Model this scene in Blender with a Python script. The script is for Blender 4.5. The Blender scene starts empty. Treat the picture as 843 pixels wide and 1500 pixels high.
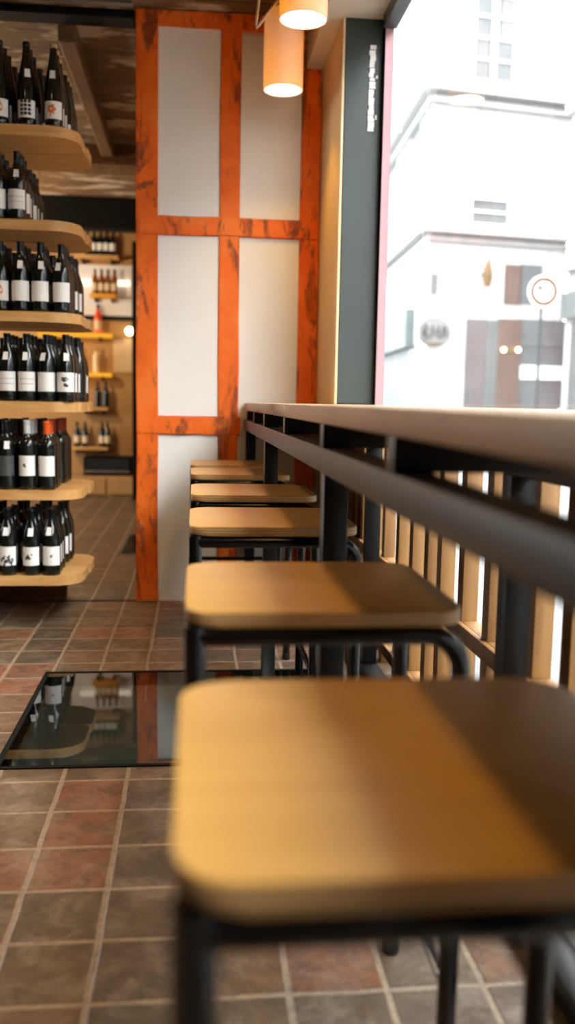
import bpy, bmesh, math, random
from mathutils import Vector, Matrix
random.seed(7)
PI = math.pi
sc = bpy.context.scene
COL = sc.collection

# ------------------------------------------------------------------ camera model (frame 843 x 1500)
F, ROLL, H = 1340.0, 0.006, 1.03
CX, CY, VX, VY = 421.5, 750.0, 285.0, 588.0
_yc = Vector(((VX-CX)/F, (CY-VY)/F, -1.0)).normalized()
_u = Vector((math.sin(ROLL), math.cos(ROLL), 0.0))
_zc = (_u - _yc*_u.dot(_yc)).normalized()
_xc = _yc.cross(_zc)
RM = Matrix((_xc, _yc, _zc))
CAM = Vector((0, 0, H))
def ray(x, y): return RM @ Vector(((x-CX)/F, (CY-y)/F, -1.0))
def on_plane(x, y, p, n):
    d = ray(x, y); return CAM + d*((Vector(p)-CAM).dot(Vector(n))/d.dot(Vector(n)))

cam_data = bpy.data.cameras.new('camera')
cam = bpy.data.objects.new('camera', cam_data); COL.objects.link(cam)
cam.matrix_world = Matrix.Translation(CAM) @ RM.to_4x4()
cam_data.sensor_fit = 'VERTICAL'; cam_data.sensor_height = 36.0; cam_data.sensor_width = 24.0
cam_data.lens = F/1500.0*36.0
cam_data.clip_start = 0.02; cam_data.clip_end = 300
cam_data.dof.use_dof = True
cam_data.dof.focus_distance = 2.75
cam_data.dof.aperture_fstop = 1.9
sc.camera = cam

# ------------------------------------------------------------------ mesh builder
class MB:
    def __init__(self): self.bm = bmesh.new(); self.mi = 0
    def _mark(self, faces):
        for f in faces: f.material_index = self.mi
        return self
    def box(self, a, b, bevel=0.0, seg=2):
        x0, y0, z0 = [min(a[i], b[i]) for i in range(3)]; x1, y1, z1 = [max(a[i], b[i]) for i in range(3)]
        v = [self.bm.verts.new(p) for p in ((x0,y0,z0),(x1,y0,z0),(x1,y1,z0),(x0,y1,z0),(x0,y0,z1),(x1,y0,z1),(x1,y1,z1),(x0,y1,z1))]
        fs = [self.bm.faces.new([v[i] for i in q]) for q in ((3,2,1,0),(4,5,6,7),(0,1,5,4),(1,2,6,5),(2,3,7,6),(3,0,4,7))]
        self._mark(fs)
        if bevel > 0:
            es = list({e for f in fs for e in f.edges})
            bmesh.ops.bevel(self.bm, geom=es, offset=bevel, segments=seg, affect='EDGES', profile=0.5)
        return self
    def prism(self, outline, z0, z1, bevel=0.0, seg=2, side_mi=None):
        lo = [self.bm.verts.new((x, y, z0)) for x, y in outline]; hi = [self.bm.verts.new((x, y, z1)) for x, y in outline]
        n = len(outline); fs = [self.bm.faces.new(hi), self.bm.faces.new(lo[::-1])]
        sides = [self.bm.faces.new((lo[i], lo[(i+1) % n], hi[(i+1) % n], hi[i])) for i in range(n)]
        self._mark(fs + sides)
        if side_mi is not None:
            for f in sides: f.material_index = side_mi
        if bevel > 0:
            es = list({e for f in fs for e in f.edges})
            bmesh.ops.bevel(self.bm, geom=es, offset=bevel, segments=seg, affect='EDGES', profile=0.5)
        return self
    def tube(self, path, r, seg=14, cap=True):
        P = [Vector(p) for p in path]; rings = []
        t0 = (P[1]-P[0]).normalized()
        ref = Vector((0, 0, 1)) if abs(t0.z) < 0.9 else Vector((1, 0, 0))
        nrm = (ref - t0*ref.dot(t0)).normalized()
        for i, p in enumerate(P):
            a = P[max(i-1, 0)]; b = P[min(i+1, len(P)-1)]
            t = (b-a).normalized(); nrm = (nrm - t*nrm.dot(t)).normalized(); bn = t.cross(nrm)
            rr = r[i] if isinstance(r, (list, tuple)) else r
            rings.append([self.bm.verts.new(p + (nrm*math.cos(2*PI*k/seg) + bn*math.sin(2*PI*k/seg))*rr) for k in range(seg)])
        fs = []
        for i in range(len(P)-1):
            for k in range(seg):
                fs.append(self.bm.faces.new((rings[i][k], rings[i][(k+1) % seg], rings[i+1][(k+1) % seg], rings[i+1][k])))
        if cap:
            fs.append(self.bm.faces.new(rings[0][::-1])); fs.append(self.bm.faces.new(rings[-1]))
        return self._mark(fs)
    def lathe(self, prof, seg=24, c=(0, 0, 0)):
        rings = []; c = Vector(c)
        for r, z in prof:
            if r < 1e-6: rings.append([self.bm.verts.new(c+Vector((0, 0, z)))])
            else: rings.append([self.bm.verts.new(c+Vector((r*math.cos(2*PI*k/seg), r*math.sin(2*PI*k/seg), z))) for k in range(seg)])
        fs = []
        for i in range(len(prof)-1):
            A, B = rings[i], rings[i+1]
            if len(A) == 1 and len(B) == 1: continue
            for k in range(seg):
                k2 = (k+1) % seg
                if len(A) == 1: fs.append(self.bm.faces.new((A[0], B[k2], B[k])))
                elif len(B) == 1: fs.append(self.bm.faces.new((A[k], A[k2], B[0])))
                else: fs.append(self.bm.faces.new((A[k], A[k2], B[k2], B[k])))
        return self._mark(fs)
    def arc_patch(self, r, a0, a1, z0, z1, n=12, m=1):
        g = [[self.bm.verts.new((r*math.sin(a0+(a1-a0)*i/n), -r*math.cos(a0+(a1-a0)*i/n), z0+(z1-z0)*j/m)) for i in range(n+1)] for j in range(m+1)]
        return self._mark([self.bm.faces.new((g[j][i], g[j][i+1], g[j+1][i+1], g[j+1][i])) for i in range(n) for j in range(m)])
    def blob_patch(self, r, ac, zc, w, h, seed, n=22, rough=0.35):
        rnd = random.Random(seed); pts = []
        ph = [rnd.uniform(0, 6.28) for _ in range(4)]
        for k in range(n):
            t = 2*PI*k/n; q = 1 + rough*(0.5*math.sin(2*t+ph[0])+0.4*math.sin(3*t+ph[1])+0.3*math.sin(5*t+ph[2])+0.25*math.sin(7*t+ph[3]))
            a = ac + q*w/2*math.cos(t)/r; z = zc + q*h/2*math.sin(t); pts.append((r*math.sin(a), -r*math.cos(a), z))
        cv = self.bm.verts.new((r*math.sin(ac), -r*math.cos(ac), zc)); vs = [self.bm.verts.new(p) for p in pts]
        return self._mark([self.bm.faces.new((cv, vs[k], vs[(k+1) % n])) for k in range(n)])
    def face(self, pts): return self._mark([self.bm.faces.new([self.bm.verts.new(p) for p in pts])])
    def mesh(self, name, mats, smooth=35):
        bmesh.ops.recalc_face_normals(self.bm, faces=self.bm.faces[:]) if self.fixn else None
        me = bpy.data.meshes.new(name); self.bm.to_mesh(me); self.bm.free()
        for m in (mats if isinstance(mats, (list, tuple)) else [mats]): me.materials.append(m)
        if smooth:
            me.polygons.foreach_set('use_smooth', [True]*len(me.polygons))
            try: me.set_sharp_from_angle(angle=math.radians(smooth))
            except Exception: pass
        return me
    fixn = True
    def build(self, name, mats, parent=None, smooth=35):
        return link(name, self.mesh(name, mats, smooth), parent)

def link(name, me, parent=None):
    o = bpy.data.objects.new(name, me); COL.objects.link(o)
    if parent is not None: o.parent = parent
    return o
def tag(o, label=None, cat=None, group=None, kind=None):
    if label: o['label'] = label
    if cat: o['category'] = cat
    if group: o['group'] = group
    if kind: o['kind'] = kind
    return o
def thing(name, label, cat, loc=(0, 0, 0), rz=0.0, group=None):
    o = bpy.data.objects.new(name, None); COL.objects.link(o); o.location = loc; o.rotation_euler = (0, 0, rz)
    o.empty_display_size = 0.05
    return tag(o, label, cat, group)
def struct(name, mb, mats, smooth=0): return tag(mb.build(name, mats, smooth=smooth), kind='structure')
def copy_tree(o, parent=None):
    c = o.copy(); COL.objects.link(c); c.parent = parent
    for ch in list(o.children): copy_tree(ch, c)
    return c
def rrect(x0, y0, x1, y1, rs, n=8):
    """outline counter-clockwise; rs = radii at (x0y0, x1y0, x1y1, x0y1)"""
    out = []
    for (cx, cy, a, r) in ((x0+rs[0], y0+rs[0], PI, rs[0]), (x1-rs[1], y0+rs[1], 1.5*PI, rs[1]), (x1-rs[2], y1-rs[2], 0, rs[2]), (x0+rs[3], y1-rs[3], .5*PI, rs[3])):
        if r < 1e-5: out.append((cx, cy)); continue
        for k in range(n+1): out.append((cx+r*math.cos(a+.5*PI*k/n), cy+r*math.sin(a+.5*PI*k/n)))
    return out

# ------------------------------------------------------------------ materials
def srgb(*c): return tuple(((v/255)/12.92 if v/255 <= 0.04045 else ((v/255+0.055)/1.055)**2.4) for v in c) + (1.0,)
class N:
    def __init__(self, name):
        self.m = bpy.data.materials.new(name); self.m.use_nodes = True
        self.t = self.m.node_tree; self.b = self.t.nodes['Principled BSDF']; self.out = self.t.nodes['Material Output']
    def n(self, typ, **kw):
        nd = self.t.nodes.new(typ)
        for k, v in kw.items():
            if k in nd.inputs: nd.inputs[k].default_value = v
            else: setattr(nd, k, v)
        return nd
    def l(self, a, b): self.t.links.new(a, b)
    def coord(self, scale=(1, 1, 1), loc=(0, 0, 0), kind='Object'):
        tc = self.n('ShaderNodeTexCoord'); mp = self.n('ShaderNodeMapping')
        mp.inputs['Scale'].default_value = scale; mp.inputs['Location'].default_value = loc
        self.l(tc.outputs[kind], mp.inputs['Vector']); return mp.outputs['Vector']
    def noise(self, vec, scale=5, detail=4, rough=0.55, dist=0.0):
        nd = self.n('ShaderNodeTexNoise'); nd.inputs['Scale'].default_value = scale; nd.inputs['Detail'].default_value = detail
        nd.inputs['Roughness'].default_value = rough; nd.inputs['Distortion'].default_value = dist
        self.l(vec, nd.inputs['Vector']); return nd.outputs['Fac']
    def ramp(self, fac, stops, interp='LINEAR'):
        r = self.n('ShaderNodeValToRGB'); r.color_ramp.interpolation = interp
        e = r.color_ramp.elements
        while len(e) < len(stops): e.new(0.5)
        for i, (p, c) in enumerate(stops): e[i].position = p; e[i].color = c if len(c) == 4 else (*c, 1)
        self.l(fac, r.inputs['Fac']); return r.outputs['Color']
    def math(self, op, a, b=None, c=None):
        nd = self.n('ShaderNodeMath', operation=op)
        for i, v in enumerate((a, b, c)):
            if v is None: continue
            if hasattr(v, 'default_value') or hasattr(v, 'is_linked'): self.l(v, nd.inputs[i])
            else: nd.inputs[i].default_value = v
        return nd.outputs[0]
    def mix(self, fac, a, b, blend='MIX'):
        nd = self.n('ShaderNodeMix', data_type='RGBA', blend_type=blend)
        for s, v in ((nd.inputs[0], fac), (nd.inputs[6], a), (nd.inputs[7], b)):
            if hasattr(v, 'links') or hasattr(v, 'is_linked'): self.l(v, s)
            else: s.default_value = v
        return nd.outputs[2]
    def bump(self, h, strength=0.3, dist=0.01):
        nd = self.n('ShaderNodeBump'); nd.inputs['Strength'].default_value = strength; nd.inputs['Distance'].default_value = dist
        self.l(h, nd.inputs['Height']); self.l(nd.outputs['Normal'], self.b.inputs['Normal'])
    def set(self, color=None, rough=None, metal=None, spec=None):
        if color is not None:
            if hasattr(color, 'is_linked'): self.l(color, self.b.inputs['Base Color'])
            else: self.b.inputs['Base Color'].default_value = color
        if rough is not None:
            if hasattr(rough, 'is_linked'): self.l(rough, self.b.inputs['Roughness'])
            else: self.b.inputs['Roughness'].default_value = rough
        if metal is not None: self.b.inputs['Metallic'].default_value = metal
        if spec is not None: self.b.inputs['Specular IOR Level'].default_value = spec
        return self.m

def plain(name, c, rough=0.5, metal=0.0, var=0.08, scale=6, spec=0.5):
    k = N(name); f = k.noise(k.coord(), scale, 5)
    d = tuple(max(0, x*(1-var)) for x in c[:3]); u = tuple(min(1, x*(1+var)) for x in c[:3])
    return k.set(k.ramp(f, [(0.3, d), (0.7, u)]), rough, metal, spec)
def wood(name, dark, mid, light, scale=(2, 30, 30), rough=0.45, big=1.2, bump=0.08, spec=0.4):
    k = N(name); v = k.coord(scale)
    f = k.noise(v, 1.6, 8, 0.6, 0.4); g = k.noise(k.coord(), big, 3)
    c = k.ramp(f, [(0.28, dark), (0.5, mid), (0.72, light)])
    c = k.mix(k.ramp(g, [(0.35, (0.82,)*3), (0.65, (1.08,)*3)]), (0, 0, 0, 1), c) if False else k.mix(0.35, c, k.ramp(g, [(0.3, dark), (0.7, light)]))
    k.bump(f, bump, 0.004)
    return k.set(c, rough, 0, spec)
def emit(name, c, s):
    k = N(name); e = k.n('ShaderNodeEmission'); e.inputs['Color'].default_value = c; e.inputs['Strength'].default_value = s
    k.l(e.outputs[0], k.out.inputs['Surface']); return k.m
def thin_glass(name, tint=(1, 1, 1, 1), ior=1.45, rough=0.0):
    k = N(name); k.t.nodes.remove(k.b)
    tr = k.n('ShaderNodeBsdfTransparent'); tr.inputs['Color'].default_value = tint
    gl = k.n('ShaderNodeBsdfGlossy'); gl.inputs['Roughness'].default_value = rough
    fr = k.n('ShaderNodeFresnel'); fr.inputs['IOR'].default_value = ior
    mx = k.n('ShaderNodeMixShader'); 
    geo = k.n('ShaderNodeNewGeometry'); k.l(k.math('MULTIPLY', fr.outputs[0], k.math('SUBTRACT', 1.0, geo.outputs['Backfacing'])), mx.inputs[0]); k.l(tr.outputs[0], mx.inputs[1]); k.l(gl.outputs[0], mx.inputs[2])
    k.l(mx.outputs[0], k.out.inputs['Surface']); return k.m

TX, TY, OX, OY = 0.175, 0.189, -0.178, 2.427
def tile_mat():
    k = N('terracotta_tiles')
    tc = k.n('ShaderNodeTexCoord'); pos = tc.outputs['Object']
    nz = k.n('ShaderNodeTexNoise'); nz.inputs['Scale'].default_value = 9; nz.inputs['Detail'].default_value = 3; k.l(pos, nz.inputs['Vector'])
    sub = k.n('ShaderNodeVectorMath', operation='SUBTRACT'); k.l(nz.outputs['Color'], sub.inputs[0]); sub.inputs[1].default_value = (.5, .5, .5)
    scl = k.n('ShaderNodeVectorMath', operation='SCALE'); k.l(sub.outputs[0], scl.inputs[0]); scl.inputs['Scale'].default_value = 0.008
    add = k.n('ShaderNodeVectorMath', operation='ADD'); k.l(pos, add.inputs[0]); k.l(scl.outputs[0], add.inputs[1])
    sx = k.n('ShaderNodeSeparateXYZ'); k.l(add.outputs[0], sx.inputs[0])
    u = k.math('DIVIDE', k.math('SUBTRACT', sx.outputs[0], OX), TX); v = k.math('DIVIDE', k.math('SUBTRACT', sx.outputs[1], OY), TY)
    fu, fv = k.math('FRACT', u), k.math('FRACT', v)
    du = k.math('MULTIPLY', k.math('MINIMUM', fu, k.math('SUBTRACT', 1.0, fu)), TX)
    dv = k.math('MULTIPLY', k.math('MINIMUM', fv, k.math('SUBTRACT', 1.0, fv)), TY)
    d = k.math('MINIMUM', du, dv)
    mask = k.n('ShaderNodeMapRange', interpolation_type='SMOOTHSTEP'); k.l(d, mask.inputs['Value'])
    mask.inputs['From Min'].default_value = 0.0045; mask.inputs['From Max'].default_value = 0.0080
    cid = k.n('ShaderNodeCombineXYZ'); k.l(k.math('FLOOR', u), cid.inputs[0]); k.l(k.math('FLOOR', v), cid.inputs[1])
    wn = k.n('ShaderNodeTexWhiteNoise', noise_dimensions='3D'); k.l(cid.outputs[0], wn.inputs['Vector'])
    base = k.ramp(wn.outputs['Value'], [(0.0, srgb(79, 68, 54)), (0.3, srgb(91, 75, 58)), (0.55, srgb(98, 77, 56)), (0.8, srgb(115, 83, 59)), (1.0, srgb(132, 81, 55))])
    iu, iv = k.math('FLOOR', u), k.math('FLOOR', v)
    red = k.math('MULTIPLY', k.math('COMPARE', iu, -1.0, 0.1), k.math('COMPARE', iv, -2.0, 1.1))
    base = k.mix(k.math('MULTIPLY', red, 0.8), base, srgb(126, 80, 54))
    mot = k.noise(pos, 16, 9, 0.78, 0.6)
    mot2 = k.noise(pos, 10, 7, 0.75, 0.4)
    c = k.mix(k.ramp(mot, [(0.46, (0, 0, 0)), (0.62, (0.85,)*3)]), base, srgb(72, 58, 44))
    c = k.mix(k.ramp(mot2, [(0.48, (0, 0, 0)), (0.66, (0.5,)*3)]), c, srgb(146, 132, 116))
    gr = k.ramp(k.noise(pos, 60, 3), [(0.3, srgb(124, 106, 88)), (0.7, srgb(158, 138, 116))])
    c = k.mix(mask.outputs[0], gr, c)
    hgt = k.math('ADD', k.math('MULTIPLY', mask.outputs[0], 1.0), k.math('MULTIPLY', mot, 0.35))
    k.bump(hgt, 0.6, 0.006)
    return k.set(c, k.ramp(mot, [(0.3, (0.30,)*3), (0.7, (0.55,)*3)]), 0, 0.5)
def paint_wood():
    k = N('worn_orange_paint'); v = k.coord((1, 1, 1))
    c = k.ramp(k.noise(v, 3.5, 5, 0.6), [(0.25, srgb(206, 84, 10)), (0.5, srgb(238, 110, 22)), (0.75, srgb(244, 140, 60))])
    w = k.noise(k.coord((9, 9, 2.6)), 1.0, 9, 0.72, 0.9)
    c = k.mix(k.ramp(w, [(0.53, (0, 0, 0)), (0.60, (0.85,)*3)]), c, k.ramp(k.noise(v, 30, 4), [(0.3, srgb(84, 40, 16)), (0.7, srgb(150, 76, 40))]))
    w2 = k.noise(k.coord((14, 14, 5), (3, 1, 7)), 1.0, 8, 0.75, 0.5)
    c = k.mix(k.ramp(w2, [(0.62, (0, 0, 0)), (0.68, (0.8,)*3)]), c, srgb(224, 150, 110))
    k.bump(w, 0.5, 0.006)
    return k.set(c, 0.55, 0, 0.3)
def old_ceiling():
    k = N('old_planks_and_plaster')
    v = k.coord((1, 1, 1))
    br = k.n('ShaderNodeTexBrick'); k.l(k.coord((1, 1, 1)), br.inputs['Vector'])
    br.inputs['Scale'].default_value = 1.0; br.inputs['Brick Width'].default_value = 1.3; br.inputs['Row Height'].default_value = 0.24
    br.inputs['Mortar Size'].default_value = 0.006; br.inputs['Color1'].default_value = srgb(118, 90, 58); br.inputs['Color2'].default_value = srgb(146, 114, 78)
    br.inputs['Mortar'].default_value = srgb(40, 28, 18)
    g = k.noise(k.coord((3, 20, 20)), 1.2, 7, 0.65)
    c = k.mix(k.ramp(g, [(0.3, (0.7,)*3), (0.7, (0.0,)*3)]), br.outputs['Color'], srgb(72, 52, 32))
    p = k.noise(k.coord((2.2, 5, 3)), 1.0, 6, 0.65)
    c = k.mix(k.ramp(p, [(0.52, (0, 0, 0)), (0.60, (0.9,)*3)]), c, srgb(196, 180, 162))
    k.bump(g, 0.4, 0.01)
    return k.set(c, 0.8)

M = {}
M['tile'] = tile_mat()
M['orange'] = paint_wood()
M['plaster'] = plain('white_plaster', srgb(236, 235, 230), 0.75, var=0.02, scale=4)
M['ceil'] = old_ceiling()
M['beam'] = wood('old_brown_timber', srgb(76, 52, 28), srgb(106, 74, 42), srgb(132, 98, 60), (20, 1.5, 20), 0.7)
M['oak_top'] = wood('tan_plywood_face', srgb(150, 110, 54), srgb(168, 128, 64), srgb(182, 144, 80), (3, 55, 30), 0.34, 2.0, 0.03, 0.5)
def ply_edge():
    k = N('layered_plywood_edge'); tc = k.n('ShaderNodeTexCoord'); s = k.n('ShaderNodeSeparateXYZ'); k.l(tc.outputs['Object'], s.inputs[0])
    f = k.math('FRACT', k.math('MULTIPLY', s.outputs[2], 1/0.0062))
    c = k.ramp(f, [(0.0, srgb(120, 82, 46)), (0.3, srgb(196, 150, 96)), (0.7, srgb(206, 164, 112)), (1.0, srgb(120, 82, 46))])
    g = k.noise(k.coord((10, 10, 60)), 2, 4)
    return k.set(k.mix(k.ramp(g, [(0.4, (0, 0, 0)), (0.8, (0.4,)*3)]), c, srgb(150, 108, 66)), 0.5)
M['ply_edge'] = ply_edge()
M['counter'] = wood('grey_brown_counter_oak', srgb(124, 100, 74), srgb(158, 132, 102), srgb(186, 162, 132), (24, 1.8, 24), 0.38, 2.2, 0.06, 0.5)
M['shelf'] = wood('honey_oak_shelf', srgb(176, 124, 64), srgb(204, 154, 90), srgb(222, 178, 118), (2.5, 26, 26), 0.45, 2.0, 0.05)
M['slat'] = wood('pale_oak_slat', srgb(112, 76, 38), srgb(134, 94, 49), srgb(150, 108, 60), (30, 30, 2), 0.55, 2.0, 0.06)
M['steel'] = plain('blackened_steel', srgb(25, 25, 25), 0.4, 0.1, 0.2, 9, 0.33)
M['black_tube'] = plain('gloss_black_tube', (.0025,.0025,.0028,1), 0.17, 0.0, 0.1, 9, 0.5)
M['rubber'] = plain('black_rubber', srgb(18, 18, 18), 0.8)
M['pillar'] = plain('dark_green_grey_metal', srgb(46, 54, 49), 0.42, 0.1, 0.12, 2)
M['pink'] = plain('dusty_pink_frame', srgb(186, 138, 142), 0.5, 0, 0.06)
M['tan_wall'] = plain('tan_plaster', srgb(228, 200, 156), 0.7, 0, 0.05, 3)
M['soffit'] = plain('pale_grey_plaster', srgb(206, 196, 182), 0.8, 0, 0.03)
M['dark_wall'] = plain('warm_brown_plaster', srgb(150, 116, 80), 0.8, 0, 0.08)
M['shop_wall'] = plain('dark_brown_shop_wall', srgb(104, 82, 60), 0.7, 0, 0.1)
M['black'] = plain('matt_black', (.003, .003, .0026, 1), 0.8, 0, 0.1, 6, 0.15)
M['bottle'] = plain('dark_bottle_glass', (0.006, 0.008, 0.006, 1), 0.07, 0, 0.15, 9, 0.6)
M['amber'] = plain('amber_bottle_glass', srgb(150, 84, 24), 0.1, 0, 0.15, 9, 0.6)
M['rose'] = plain('orange_wine_glass', srgb(240, 96, 30), 0.15, 0, 0.1, 9, 0.6)
M['cream_bottle'] = plain('cream_bottle_glass', srgb(240, 214, 170), 0.2, 0, 0.08, 9, 0.6)
M['paper'] = plain('white_label_paper', srgb(236, 234, 230), 0.6, 0, 0.03, 30)
M['paper_dark'] = plain('charcoal_label_paper', srgb(66, 70, 68), 0.6, 0, 0.25, 60)
M['paper_cream'] = plain('cream_label_paper', srgb(226, 206, 170), 0.6, 0, 0.05, 30)
M['ink'] = plain('black_ink', srgb(40, 40, 42), 0.6, 0, 0.2, 80)
M['ink_orange'] = plain('orange_ink', srgb(222, 120, 40), 0.6, 0, 0.3, 90)
M['cap_black'] = plain('black_capsule', (.004,.004,.0045,1), 0.3, 0, 0.1, 6, 0.3)
M['cap_white'] = plain('white_capsule', srgb(214, 214, 212), 0.4, 0, 0.04)
M['cap_orange'] = plain('orange_capsule', srgb(232, 92, 26), 0.35, 0, 0.08)
M['cap_red'] = plain('rust_capsule', srgb(160, 52, 22), 0.35, 0, 0.08)
M['cork'] = plain('tan_cork', srgb(190, 150, 96), 0.8)
M['window_glass'] = thin_glass('shop_window_glass', (0.97, 0.98, 0.98, 1), 1.3)
M['hatch_glass'] = thin_glass('walk_on_glass', (0.62, 0.68, 0.66, 1), 1.62, 0.01)
M['stone'] = plain('cellar_stone', srgb(96, 92, 84), 0.9, 0, 0.3, 5)
M['brick'] = plain('cellar_brick', srgb(128, 92, 62), 0.9, 0, 0.3, 14)
M['facade'] = plain('white_limestone_facade', (.36,.356,.35,1), 0.8, 0, 0.02, 0.6)
M['facade_trim'] = plain('limestone_trim', (.29,.29,.288,1), 0.8, 0, 0.03, 1)
M['far_pane'] = plain('grey_window_pane', (.086,.091,.094,1), 0.5, 0, 0.12, 1.5, 0.1)
M['far_pane_light'] = plain('pale_window_pane', (.100,.103,.105,1), 0.5, 0, 0.1, 1.5, 0.1)
M['far_white'] = plain('white_window_paint', (.55,.55,.55,1), 0.6, 0, 0.02)
M['far_brown'] = plain('reddish_brown_door_wood', (.092,.058,.048,1), 0.5, 0, 0.12, 2, 0.2)
M['far_grey'] = plain('slate_grey_awning', (.095,.105,.106,1), 0.6, 0, 0.12, 1.2, 0.2)
M['road'] = plain('pale_grey_paving', (.13,.129,.126,1), 0.85, 0, 0.08, 0.7)
M['sign_red'] = plain('faded_red_sign_ring', (.085,.044,.024,1), 0.6, 0, 0.05, 5, 0.05)
M['sign_grey'] = plain('sign_grey', (.034,.035,.037,1), 0.6, 0, 0.05, 5, 0.05)
M['sign_gold'] = plain('dull_gold', (.10,.068,.034,1), 0.6, 0, 0.1, 5, 0.1)
M['sign_pale'] = plain('pale_sign_board', (.165,.166,.166,1), 0.5, 0, 0.05, 5, 0.2)
M['sign_rim'] = plain('grey_sign_rim', (.085,.086,.087,1), 0.5, 0, 0.05, 5, 0.2)
M['cord'] = plain('beige_fabric_cord', srgb(190, 160, 120), 0.8)
M['fridge'] = plain('dark_appliance_glass', srgb(40, 44, 46), 0.15, 0, 0.2, 4, 0.6)
M['alu'] = plain('brushed_aluminium', srgb(150, 150, 148), 0.35, 0.8, 0.08)
M['back_wood'] = wood('honey_wood_panelling', srgb(172, 130, 80), srgb(184, 142, 90), srgb(196, 154, 100), (5, 5, 1.0), 0.6, 0.8, 0.02)
M['amber_glow'] = emit('lit_amber_acrylic', (1.0, 0.44, 0.035, 1), 0.8)
M['amber_shelf'] = wood('bright_amber_shelf', srgb(214, 140, 26), srgb(236, 166, 40), srgb(246, 186, 66), (2, 20, 20), 0.35)
M['poster'] = plain('tan_poster_paper', srgb(224, 194, 150), 0.7, 0, 0.06, 8)
M['panel_white'] = plain('white_wall_panel', srgb(238, 238, 238), 0.4, 0, 0.03)
M['glow'] = emit('warm_lamp_glow', (1.0, 0.78, 0.5, 1), 9.0)
M['strip_glow'] = emit('warm_reflection_glow', (1.0, 0.80, 0.58, 1), 1.5)  # glow that imitates a lamp reflection on the white panel
M['disc_glow'] = emit('pendant_diffuser_glow', (1.0, 0.86, 0.66, 1), 6.0)
def shade_mat():
    k = N('white_porcelain_shade')
    k.b.inputs['Base Color'].default_value = srgb(246, 240, 230); k.b.inputs['Roughness'].default_value = 0.25
    tl = k.n('ShaderNodeBsdfTranslucent'); tl.inputs['Color'].default_value = (1.0, 0.64, 0.12, 1)
    mx = k.n('ShaderNodeMixShader'); mx.inputs[0].default_value = 0.33
    k.l(k.b.outputs[0], mx.inputs[1]); k.l(tl.outputs[0], mx.inputs[2]); k.l(mx.outputs[0], k.out.inputs['Surface']); return k.m
M['shade'] = shade_mat()

# ------------------------------------------------------------------ setting: floor, walls, ceiling
XL, XG, YB, YN, YW, ZC, ZS = -5.2, 0.805, 10.3, -4.0, 4.70, 2.90, 2.663
HX0, HX1, HY0, HY1 = -0.556, 0.555, 2.513, 3.444
f = MB()
for a, b in (((XL, YN), (XG+.05, HY0)), ((XL, HY0), (HX0, HY1)), ((HX1, HY0), (XG+.05, HY1)), ((XL, HY1), (XG+.05, YB))):
    f.box((a[0], a[1], -0.12), (b[0], b[1], 0))
struct('floor', f, M['tile'])
pit = MB()
pit.box((HX0-.1, HY0-.1, -1.7), (HX1+.1, HY1+.1, -1.6)); pit.box((HX0-.1, HY0-.1, -1.6), (HX0-.001, HY1+.1, -.12)); pit.box((HX1+.001, HY0-.1, -1.6), (HX1+.1, HY1+.1, -.12))
pit.box((HX0, HY0-.1, -1.6), (HX1, HY0-.001, -.12)); pit.box((HX0, HY1+.001, -1.6), (HX1, HY1+.1, -.12))
pit_o = struct('wall_cellar', pit, M['stone'])
arch = MB()
arch.tube([(HX0+.02+.02*k, HY1-.02-.25*math.sin(k/16*PI), -0.55-.42*(k/16-.5)**2*4*.6) for k in range(17)], .05, 10)
arch.build('brick_arch', M['brick'], pit_o)
cw = thing('cellar_fill_lamp', 'added cellar lamp hidden under the glass floor hatch', 'lamp', (.2, HY0+.0005, -.75))  # hidden lamp added to brighten the pit below the glass
k = MB(); k.box((-.15, 0, -.05), (.15, .03, .05), .005); k.build('housing', M['alu'], cw, 0)
L = bpy.data.lights.new('cellar_fill_light', 'AREA'); L.size = .25; L.energy = 8.0; L.color = (1, .93, .82)
o = bpy.data.objects.new('cellar_fill_light', L); COL.objects.link(o); o.location = (.2, HY0+.04, -.75); o.rotation_euler = (math.radians(-75), 0, 0); o.rotation_euler = (math.radians(80), 0, 0)
cl = MB(); cl.box((XL-.1, YN-.1, ZC), (0.54, YB+.1, ZC+.15)); struct('ceiling', cl, M['ceil'])
so = MB(); so.box((0.54, YN, ZS), (XG+.045, YB, ZS+.4)); struct('ceiling_soffit', so, M['soffit'])
for nm, a, b, m in ( ('wall_far', (XL, YB, 0), (XG+.1, YB+.15, ZC), 'back_wood'),
                    ('wall_behind', (XL, YN-.15, 0), (XG+.1, YN, ZC), 'shop_wall'), ('wall_right', (XG-.16, YW+.16, 0), (XG+.1, YB, ZS), 'dark_wall'),
                    ('wall_near_right', (XG, YN, 0), (XG+.12, -1.6, ZS), 'dark_wall')):
    w = MB(); w.box(a, b); struct(nm, w, M[m])
w = MB()
for a, b in (((YN, 0), (7.0, ZC)), ((9.6, 0), (YB, ZC)), ((7.0, 0), (9.6, .35)), ((7.0, 2.25), (9.6, ZC))): w.box((XL-.15, a[0], a[1]), (XL, b[0], b[1]))
struct('wall_left', w, M['shop_wall'])
w = MB(); w.box((XL-.09, 7.0, .35), (XL-.08, 9.6, 2.25)); w2 = struct('added_window', w, M['window_glass'])  # unseen window added to bring daylight onto the back floor
w = MB()
for y in (7.0, 8.27, 9.54): w.box((XL-.12, y, .35), (XL-.03, y+.06, 2.25), .003)
for z in (.35, 2.19): w.box((XL-.115, 7.06, z), (XL-.035, 9.54, z+.06), .003)
w.build('window_frame', M['pillar'], w2, 0)
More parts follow.
